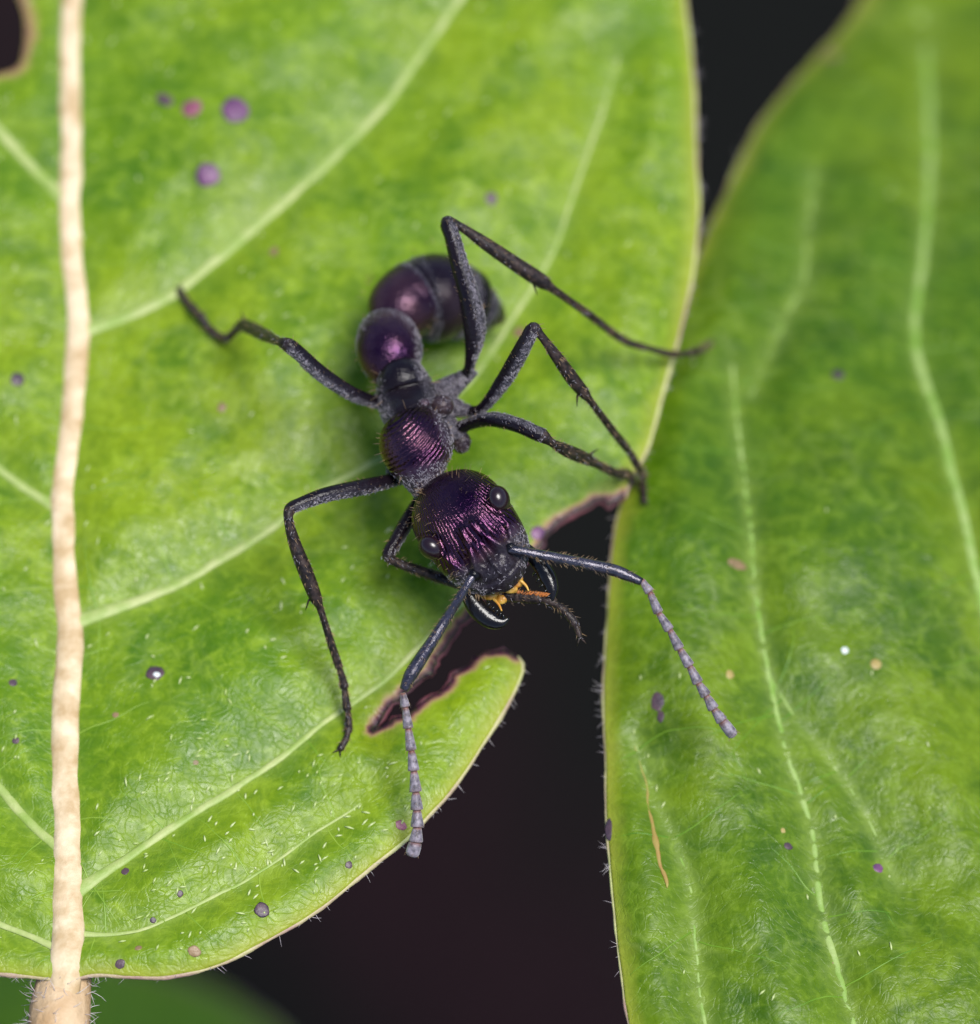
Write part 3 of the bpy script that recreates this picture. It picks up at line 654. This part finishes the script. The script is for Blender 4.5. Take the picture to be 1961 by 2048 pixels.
gaster(np.array([(936, 612, .14, 50, 54, 50), (952, 617, .13, 56, 58, 54), (970, 624, .11, 45, 47, 43), (988, 631, .09, 30, 32, 30), (1002, 638, .075, 15, 17, 15), (1010, 642, .068, 3, 3, 3)], float), lambda T, A: np.clip(np.exp(-((T - .3) / .15) ** 2) * 0.6, 0.15, .9), metal=0.1)

# legs: hip to knee to tibia to tarsus, feet on the leaf
def leg(pts, rad, femur_end, tibia_end, side, hair_n=140, seg=12):
    """pts are world points with a radius each (px); side = image direction of the pale downy flank"""
    pts = np.asarray(pts, float); rad = np.asarray(rad, float)
    n = 200; q = spline(np.column_stack([pts, rad]), n); p = q[:, :3]; r = np.maximum(q[:, 3] * 1.08, 2.2)
    # parameters of the joints
    L = np.concatenate([[0], np.cumsum(np.linalg.norm(np.diff(pts, axis=0), axis=1))]); L /= L[-1]
    tn = np.linspace(0, 1, n); tb = L[tibia_end]; ts = tb + (1 - tb) * 0.48; ph = np.clip((tn - ts) / (1 - ts), 0, 1) * 4
    r = np.where(tn > ts, r * (0.72 + 0.42 * (ph % 1.0)), r)
    V, F, A, T = tube_geo(p, r * S, seg, up=CAMUP)
    fe, te = L[femur_end], L[tibia_end]
    cen = np.vstack([np.repeat(p, seg, axis=0), p[0], p[-1]]); dirn = V - cen; dirn /= np.linalg.norm(dirn, axis=1)[:, None] + 1e-9
    sd = nz(RT * side[0] + UP * side[1] + CAMUP * 0.25); dd = dirn @ sd
    pub = np.where(T < fe, np.clip((dd - 0.30) * 4, 0, 1.0), 0.12); pub = np.where(T < fe, np.maximum(pub, 0.0), pub)
    brown = np.where(T < fe, 0.0, np.where(T < te, 0.85, 0.95))
    body.add(V, F, pub=pub, brown=brown, metal=np.where(T < fe, 0.06, 0.0))
    # knee cap and tarsal claws
    kn = pts[femur_end]; V2, F2 = ellipsoid_geo(kn, (RT * rad[femur_end] * 1.03 * S, UP * rad[femur_end] * 1.03 * S, FW * rad[femur_end] * 1.03 * S), 14, 8); body.add(V2, F2, pub=0.3, brown=0.25, metal=0.1)
    tip = p[-1]; td = nz(p[-1] - p[-5]); lat = nz(np.cross(td, CAMUP))
    for sg in (-1, 1):
        cl = [tip - td * 0.004, tip + td * 0.008 + lat * sg * 0.008, tip + td * 0.014 + lat * sg * 0.012 - np.array([0, 0, .004])]
        V2, F2, _, _ = tube_geo(cl, [0.0028, 0.002, 0.0006], 5); body.add(V2, F2, brown=0.9)
    # spurs at the tibia tip
    k = int(te * (n - 1)); td = nz(p[k] - p[k - 4]); lat = nz(np.cross(td, CAMUP)); dn = -1 if side[1] < 0.2 else 1
    sp = [p[k - 2], p[k - 2] + (td * 0.5 + lat * dn * -0.9) * 0.022, p[k - 2] + (td * 0.9 + lat * dn * -1.0) * 0.036]
    # (spur direction towards the ground side of the shank)
    V2, F2, _, _ = tube_geo(sp, [0.0045, 0.003, 0.0008], 6); body.add(V2, F2, brown=0.95)
    for _ in range(hair_n * 2):
        i = random.randint(2, n - 4); a = random.uniform(0, 2 * math.pi); t = nz(p[i + 1] - p[i - 1]); l1 = nz(np.cross(t, CAMUP)); l2 = np.cross(t, l1)
        d = math.cos(a) * l1 + math.sin(a) * l2; fringe(hairs, p[i] + d * r[i] * S * 0.9, d * 0.7 + t * random.uniform(.4, 1.1), random.uniform(.008, .016), 0.0008, 0.2)
    return p
def foot(px, py, leaf, dz=0.006):
    q = on_surface([(px, py)], lambda a, b: leaf.h(a, b))[0]; return np.array([q[0], q[1], q[2] + dz])
def Z(*a): return zp(*a)
# hind right
leg([Z(905, 775, .31), Z(930, 752, .33), Z(940, 728, .38), Z(950, 660, .455), Z(938, 590, .51), Z(920, 530, .555), Z(904, 470, .595), Z(896, 445, .60), Z(916, 450, .592), Z(970, 486, .55), Z(1030, 527, .50), Z(1085, 563, .45), Z(1105, 577, .43), Z(1180, 630, .30), Z(1251, 682, .15), Z(1300, 697, .09), Z(1345, 708, .035), Z(1392, 703, -.04), foot(1424, 686, LR, .007)],
    [14, 12, 10, 21, 20, 17, 15, 14, 8, 12, 14, 14, 8, 7.5, 7.5, 7, 7, 7, 5], 7, 11, (0.95, 0.1), 200)
# middle right
leg([Z(900, 818, .30), Z(930, 822, .31), Z(962, 818, .35), Z(1005, 765, .43), Z(1035, 715, .51), Z(1058, 672, .57), Z(1068, 658, .58), Z(1080, 668, .575), Z(1115, 715, .52), Z(1145, 757, .46), Z(1168, 785, .42), Z(1180, 800, .395), Z(1225, 860, .26), Z(1261, 906, .13), Z(1277, 935, .07), foot(1286, 965, LR, .035), foot(1289, 1008, LR, .007)],
    [14, 12, 10, 15, 16, 14, 14, 8, 11, 13, 11, 7, 7.5, 8, 7, 7, 5], 6, 10, (0.5, -0.85), 160)
# front right
leg([Z(890, 868, .30), Z(915, 858, .31), Z(945, 846, .35), Z(985, 839, .41), Z(1035, 850, .445), Z(1072, 866, .45), Z(1084, 871, .448), Z(1102, 884, .43), Z(1130, 899, .37), Z(1155, 910, .31), Z(1178, 920, .255), Z(1196, 929, .215), Z(1235, 947, .12), foot(1258, 958, LL, .03), foot(1268, 968, LL, .007)],
    [14, 13, 12, 14, 14, 14, 14, 8, 12, 13, 11, 8, 9, 8, 5], 6, 10, (0.2, 0.95), 120)
# middle left
leg([Z(815, 950, .30), Z(785, 960, .33), Z(720, 975, .38), Z(650, 990, .41), Z(600, 1008, .42), Z(581, 1018, .42), Z(577, 1036, .415), Z(590, 1088, .37), Z(612, 1145, .32), Z(632, 1196, .27), Z(640, 1215, .25), Z(662, 1285, .175), Z(686, 1360, .095), Z(692, 1400, .065), foot(698, 1450, LL, .02), foot(694, 1478, LL, .01), foot(679, 1503, LL, .006)],
    [13, 13, 15, 14, 12, 11.5, 9, 12, 14, 12, 7, 7.5, 8, 8, 7.5, 7, 6], 5, 9, (-0.2, -0.95), 170)
# hind left
leg([Z(780, 812, .30), Z(745, 802, .33), Z(700, 785, .38), Z(640, 745, .44), Z(600, 708, .49), Z(577, 690, .51), Z(560, 684, .49), Z(530, 670, .35), Z(500, 655, .22), Z(484, 650, .17), Z(472, 660, .13), Z(452, 676, .085), Z(425, 663, .06), foot(400, 640, LL, .03), foot(372, 605, LL, .012), foot(358, 578, LL, .007)],
    [12, 12, 14, 15, 14, 14, 8, 12, 13, 11, 8, 8, 8, 8, 8, 6], 5, 9, (-0.45, -0.9), 140)
# front left, folded under the head with the foot raised by the mouth
leg([P(852, 985, .17), P(838, 1005, .17), P(815, 1042, .15), P(790, 1085, .12), P(777, 1111, .105), P(792, 1124, .11), P(835, 1140, .125), P(890, 1158, .14), P(940, 1174, .12), P(980, 1187, .08), P(998, 1190, .06), P(1050, 1194, .045), P(1090, 1198, .035), P(1108, 1206, .033), P(1124, 1218, .03), P(1144, 1238, .03), P(1155, 1258, .03), P(1161, 1278, .03)],
    [14, 13, 14, 13, 12, 9, 10, 11, 11, 11, 11, 12, 11, 9, 9, 9, 7, 5], 4, 9, (0.2, -0.9), 120)
# coxae
for a, b_, r0, r1 in ((zp(880, 790, .30), zp(944, 744, .335), 30, 17), (zp(885, 812, .30), zp(948, 822, .325), 30, 13), (zp(880, 850, .30), zp(925, 872, .30), 34, 20), (zp(800, 930, .30), zp(778, 962, .315), 30, 13), (zp(790, 795, .29), zp(738, 800, .32), 32, 12)):
    m_ = (a + b_) / 2
    tube(body, [a, m_ + CAMUP * .006, b_, b_ + (b_ - a) * .08], [r0, (r0 + r1) * .52, r1, r1 * .6], 16, 20, pub=0.95, metal=0.4)
V, F = ellipsoid_geo(zp(923, 884, .29), (RT * 20 * S, UP * 24 * S, FW * 18 * S)); body.add(V, F, brown=0.5, pub=0.3, metal=0.3)
body_o = body.build('body', M_ant, ant)
# silvery down lying on the thorax sides, coxae, cheeks and leg flanks
def down(n_hair):
    V = np.vstack(body.v); pubv = np.concatenate(body.attrs['pub']); brv = np.concatenate(body.attrs['brown'])
    tri = np.array([(f[0], f[1], f[2]) for f in body.f] + [(f[0], f[2], f[3]) for f in body.f if len(f) == 4])
    a, b_, c = V[tri[:, 0]], V[tri[:, 1]], V[tri[:, 2]]; nr = np.cross(b_ - a, c - a); ar = np.linalg.norm(nr, axis=1)
    w = ar * np.clip(pubv[tri].mean(1) - 0.12, 0, 1) ** 1.2 + ar * 0.04 * (brv[tri].mean(1) > 0.5); r = np.random.default_rng(21)
    pick = r.choice(len(tri), n_hair, p=w / w.sum()); mb = MB()
    k1 = r.random(n_hair); k2 = r.random(n_hair); fl = k1 + k2 > 1; k1[fl] = 1 - k1[fl]; k2[fl] = 1 - k2[fl]
    pos = a[pick] + (b_ - a)[pick] * k1[:, None] + (c - a)[pick] * k2[:, None]; nn = nr[pick] / (ar[pick][:, None] + 1e-15)
    bx = b_[pick] - a[pick]; fx = c[pick] - a[pick]
    t = np.array([0.25, -0.8, 0.2]) + r.normal(0, 0.5, (n_hair, 3)); t -= nn * (t * nn).sum(1)[:, None]; t /= np.linalg.norm(t, axis=1)[:, None] + 1e-9
    L = r.uniform(0.006, 0.013, n_hair)
    out = np.where(((pos - CAM) * nn).sum(1) < 0, 1.0, -1.0)
    nn = nn * out[:, None]
    for p, n_, d, l in zip(pos, nn, t, L):
        sd = np.cross(n_, d) * 0.00065; q0 = p - n_ * 0.0006; q1 = p + n_ * 0.0017 + d * l * .5; q2 = p + n_ * 0.0010 + d * l
        mb.add([q0 - sd, q0 + sd, q1 + sd, q1 - sd, q2, q1 + n_ * 0.0008], [(0, 1, 5), (1, 2, 5), (2, 4, 5), (4, 3, 5), (3, 0, 5)])
    return mb
tag(down(17000).build('down', simple('ant_down', (0.13, 0.12, 0.15), (0.32, 0.29, 0.32), 30, 0.36, 0.4), ant, smooth=False), kind='stuff')

# eyes
M_eye, nt, b = mat('ant_eye'); b.inputs['Base Color'].default_value = (0.012, 0.004, 0.007, 1); b.inputs['Roughness'].default_value = 0.25; b.inputs['Specular IOR Level'].default_value = 0.6
t = NT(nt); vo = t.n('ShaderNodeTexVoronoi'); vo.inputs['Scale'].default_value = 190; t.l(t.obj(), vo.inputs['Vector']); t.l(t.bump(vo.outputs['Distance'], 0.10, 0.001), b.inputs['Normal'])
ua = nz(RT * HU[0] - UP * HU[1]); wa = nz(RT * HW[0] - UP * HW[1])
for sg in (-1, 1):
    e = MB(); n = nz(HUP * 0.55 + wa * sg * 0.75); l2 = nz(np.cross(n, ua)); V, F = ellipsoid_geo(head_pt(0, sg * 83, 46), (ua * 27 * S, l2 * 25 * S, n * 23 * S), 36, 24); e.add(V, F); e.build('eye', M_eye, ant)

# mandibles
M_mand = simple('mandible_black', (0.004, 0.003, 0.004), (0.007, 0.006, 0.006), 30, 0.17, 0.4, 0.002, 80)
def mandible(pts, w, th, inner):
    mb = MB(); q = spline(np.hstack([np.array([P(*p) for p in pts]), np.array(w)[:, None], np.array(th)[:, None]]), 30)
    V, F, A, T = loft_geo(q[:, :3], q[:, 3] * S, q[:, 4] * S, q[:, 4] * S, CAMUP, 24); mb.add(V, F)
    for k in (15, 18, 21, 24, 27):                      # teeth of the inner edge
        c = q[k, :3]; t_ = nz(q[k + 1, :3] - q[k - 1, :3]); lat = nz(np.cross(t_, CAMUP)) * inner; r = q[k, 3] * S
        V, F, _, _ = tube_geo([c + lat * r * .6, c + lat * (r + .006) + t_ * .003, c + lat * (r + .011) + t_ * .006], [.005, .0035, .0006], 6); mb.add(V, F)
    return mb.build('mandible', M_mand, ant)
mandible([(925, 1160, .025), (938, 1190, .02), (955, 1217, .015), (979, 1238, .01), (1002, 1245, .005), (1019, 1236, .003)], [12, 16, 20, 19, 12, 2], [10, 14, 15, 13, 8, 2], -1)
mandible([(1032, 1084, .03), (1058, 1104, .03), (1080, 1128, .03), (1096, 1155, .03), (1105, 1180, .025), (1106, 1202, .02)], [12, 14, 17, 17, 12, 2], [10, 13, 14, 12, 8, 2], 1)
# mouthparts
M_mouth = simple('mouthparts_amber', (0.50, 0.20, 0.02), (0.62, 0.40, 0.08), 40, 0.3, 0.5, 0.002, 90)
mb = MB()
for x, y, d, rx, ry in ((980, 1190, .035, 17, 11), (1003, 1198, .05, 14, 11), (1036, 1162, .04, 11, 15), (1022, 1178, .03, 15, 10), (1032, 1124, .04, 9, 11)):
    V, F = ellipsoid_geo(P(x, y, d), (RT * rx * S, UP * ry * S, FW * 10 * S), 18, 12, 0.3); mb.add(V, F)
for a, c in (((985, 1195, .03), (1004, 1222, .015)), ((1040, 1160, .03), (1058, 1182, .02))):
    p = spline(np.array([P(*a), (P(*a) + P(*c)) / 2 + RT * .004, P(*c)]), 10); V, F, _, _ = tube_geo(p, np.linspace(.005, .002, 10), 8); mb.add(V, F)
mb.build('mouthparts', M_mouth, ant)
# amber brush of the raised front foot
mb = MB()
for _ in range(420):
    f = random.random(); c = P(998 + 96 * f, 1186 + 8 * f, .054 - .026 * f); fringe(mb, c + CAMUP * random.uniform(-.004, .010) + UP * random.uniform(-.001, .003), UP * 0.7 + RT * 0.9 + CAMUP * random.gauss(0, .3), random.uniform(.010, .016), 0.0012, 0.2)
tag(mb.build('tarsal_brush', simple('brush_amber', (0.42, 0.13, 0.03), (0.55, 0.2, 0.05), 20, 0.4), ant), kind='stuff')

# antennae: a long scape, then ring after ring
def antenna_material():
    m, nt, b = mat('antenna_cuticle'); t = NT(nt); o = t.obj(); n = t.noise(60, 4, o)
    t.l(t.mix(t.maprange(n, 0.35, 0.65), (0.006, 0.005, 0.009), (0.030, 0.026, 0.040)), b.inputs['Base Color'])
    b.inputs['Roughness'].default_value = 0.20; b.inputs['Specular IOR Level'].default_value = 1.0; b.inputs['Specular Tint'].default_value = (0.92, 0.88, 1.0, 1)
    b.inputs['Sheen Weight'].default_value = 0.04; b.inputs['Sheen Roughness'].default_value = 0.4
    t.l(t.bump(t.noise(90, 4, o, 0.7), 0.6, 0.004), b.inputs['Normal']); return m
M_ante = antenna_material()
M_seg, nt, b = mat('antenna_ring'); t = NT(nt); o = t.obj(); tip = t.attr('tip')
c = t.mix(t.maprange(t.noise(70, 4, o), 0.35, 0.65), (0.06, 0.052, 0.065), (0.27, 0.235, 0.275)); c = t.mix(tip, c, (0.16, 0.045, 0.02)); t.l(c, b.inputs['Base Color'])
b.inputs['Roughness'].default_value = 0.5; b.inputs['Sheen Weight'].default_value = 0.3; t.l(t.bump(t.noise(160, 3, o), 0.6, 0.003), b.inputs['Normal'])
def antenna(scape, sr, joints, d0, d1, r0, r1):
    root = None
    mb = MB(); pts = np.array([P(*p) for p in scape]); p, r = tube(mb, pts, sr, 50, 14)
    sc = mb.build('antenna', M_ante, ant)
    for _ in range(150):
        i = random.randint(4, 46); a = random.uniform(0, 2 * math.pi); t_ = nz(p[i + 1] - p[i - 1]); l1 = nz(np.cross(t_, CAMUP)); l2 = np.cross(t_, l1); d = math.cos(a) * l1 + math.sin(a) * l2
        fringe(hairs, p[i] + d * r[i] * .9, d * 0.8 + t_ * 0.7, random.uniform(.008, .015), 0.0007, 0.2)
    m = len(joints); jp = np.array([P(x, y, d0 + (d1 - d0) * k / (m - 1)) for k, (x, y) in enumerate(joints)])
    for k in range(m - 1):
        a, c = jp[k], jp[k + 1]; rr = (r0 + (r1 - r0) * k / (m - 2)); last = k == m - 2
        prof = [(0.0, .52), (.05, .60), (.2, .70), (.5, .84), (.8, .98), (.93, 1.02), (.985, .96), (1.0, .70), (1.03, .5)] if not last else [(0, .6), (.06, .85), (.3, .95), (.7, .98), (.88, .86), (.96, .6), (1.0, .1)]
        path = np.array([a + (c - a) * s_ for s_, _ in prof]); rad = np.array([q for _, q in prof]) * rr * S
        V, F, A, T = tube_geo(path, rad, 14, up=CAMUP); tp = np.interp(T, np.linspace(0, 1, len(prof)), [1, .8, .1, 0, 0, .15, .6, 1, 1] if not last else [1, .5, 0, 0, .1, .3, .5])
        s_ = MB(('tip',)); s_.add(V, F, tip=tp); o = s_.build('antenna_segment', M_seg, ant)
        o.parent = sc; o.matrix_parent_inverse = Matrix.Identity(4)
        for _ in range(26):
            f = random.random(); ang = random.uniform(0, 6.28); t_ = nz(c - a); l1 = nz(np.cross(t_, CAMUP)); l2 = np.cross(t_, l1); d = math.cos(ang) * l1 + math.sin(ang) * l2
            fringe(hairs, a + (c - a) * f + d * rr * S * (.6 + .35 * f), d * .6 + t_, random.uniform(.005, .010), 0.0006, 0.2)
antenna([(1016, 1098, -.055), (1030, 1100, -.06), (1107, 1115, -.05), (1180, 1130, -.02), (1230, 1141, -.02), (1262, 1154, -.02), (1284, 1164, -.02)], [9, 9.5, 11, 11.5, 12, 12.5, 12, 8],
        [(1284, 1160), (1300, 1184), (1318, 1226), (1340, 1260), (1360, 1298), (1380, 1332), (1397, 1366), (1413, 1391), (1428, 1418), (1445, 1442), (1470, 1474)], -.02, .03, 9.5, 12)
antenna([(947, 1150, -.055), (940, 1162, -.06), (918, 1197, -.055), (894, 1236, -.035), (866, 1281, -.035), (838, 1324, -.03), (818, 1357, -.03), (808, 1380, -.03)], [9, 9, 9.5, 10, 11, 12, 13.5, 14, 9],
        [(806, 1386), (811, 1414), (817, 1457), (823, 1501), (828, 1542), (832, 1584), (834, 1620), (835, 1654), (832, 1684), (823, 1714)], -.03, .0, 9.5, 14.5)
# hair on head and thorax
for _ in range(150):
    u = random.uniform(-105, 100); w = random.choice([-1, 1]) * random.uniform(.3, 1) * np.interp(u, hs[:, 0], hs[:, 1]); k = w / max(1, np.interp(u, hs[:, 0], hs[:, 1]))
    n = np.interp(u, hs[:, 0], hs[:, 2]) * math.sqrt(max(0, 1 - k * k)); d = HUP * (n / 70) + wa * k * 0.9 + ua * (-.5 if u < -60 else .2)
    fringe(hairs, head_pt(u + 8, w * .97, n * .97, True), d, random.uniform(.012, .026), 0.0008, 0.25)
for _ in range(60):
    x = random.uniform(950, 1035); fringe(hairs, P(x, 1186 - (x - 950) * .28 + random.uniform(-6, 2), -.005), -UP + RT * random.gauss(.2, .4) + CAMUP * .3, random.uniform(.012, .026), 0.0009, 0.3)
for _ in range(120):
    a = random.uniform(0, 6.28); x, y, z_, rx, ry = random.choice([(830, 886, .40, 70, 74), (806, 770, .36, 58, 50), (778, 698, .33, 62, 56), (800, 606, .29, 76, 70), (890, 575, .26, 95, 95)])
    c = zp(x + rx * .96 * math.cos(a), y - ry * .96 * math.sin(a), z_); fringe(hairs, c, RT * math.cos(a) + UP * math.sin(a) + CAMUP * .4, random.uniform(.014, .028), 0.0009, 0.25)
tag(hairs.build('hair', simple('ant_hair', (0.10, 0.07, 0.05), (0.42, 0.27, 0.13), 25, 0.4), ant), kind='stuff')
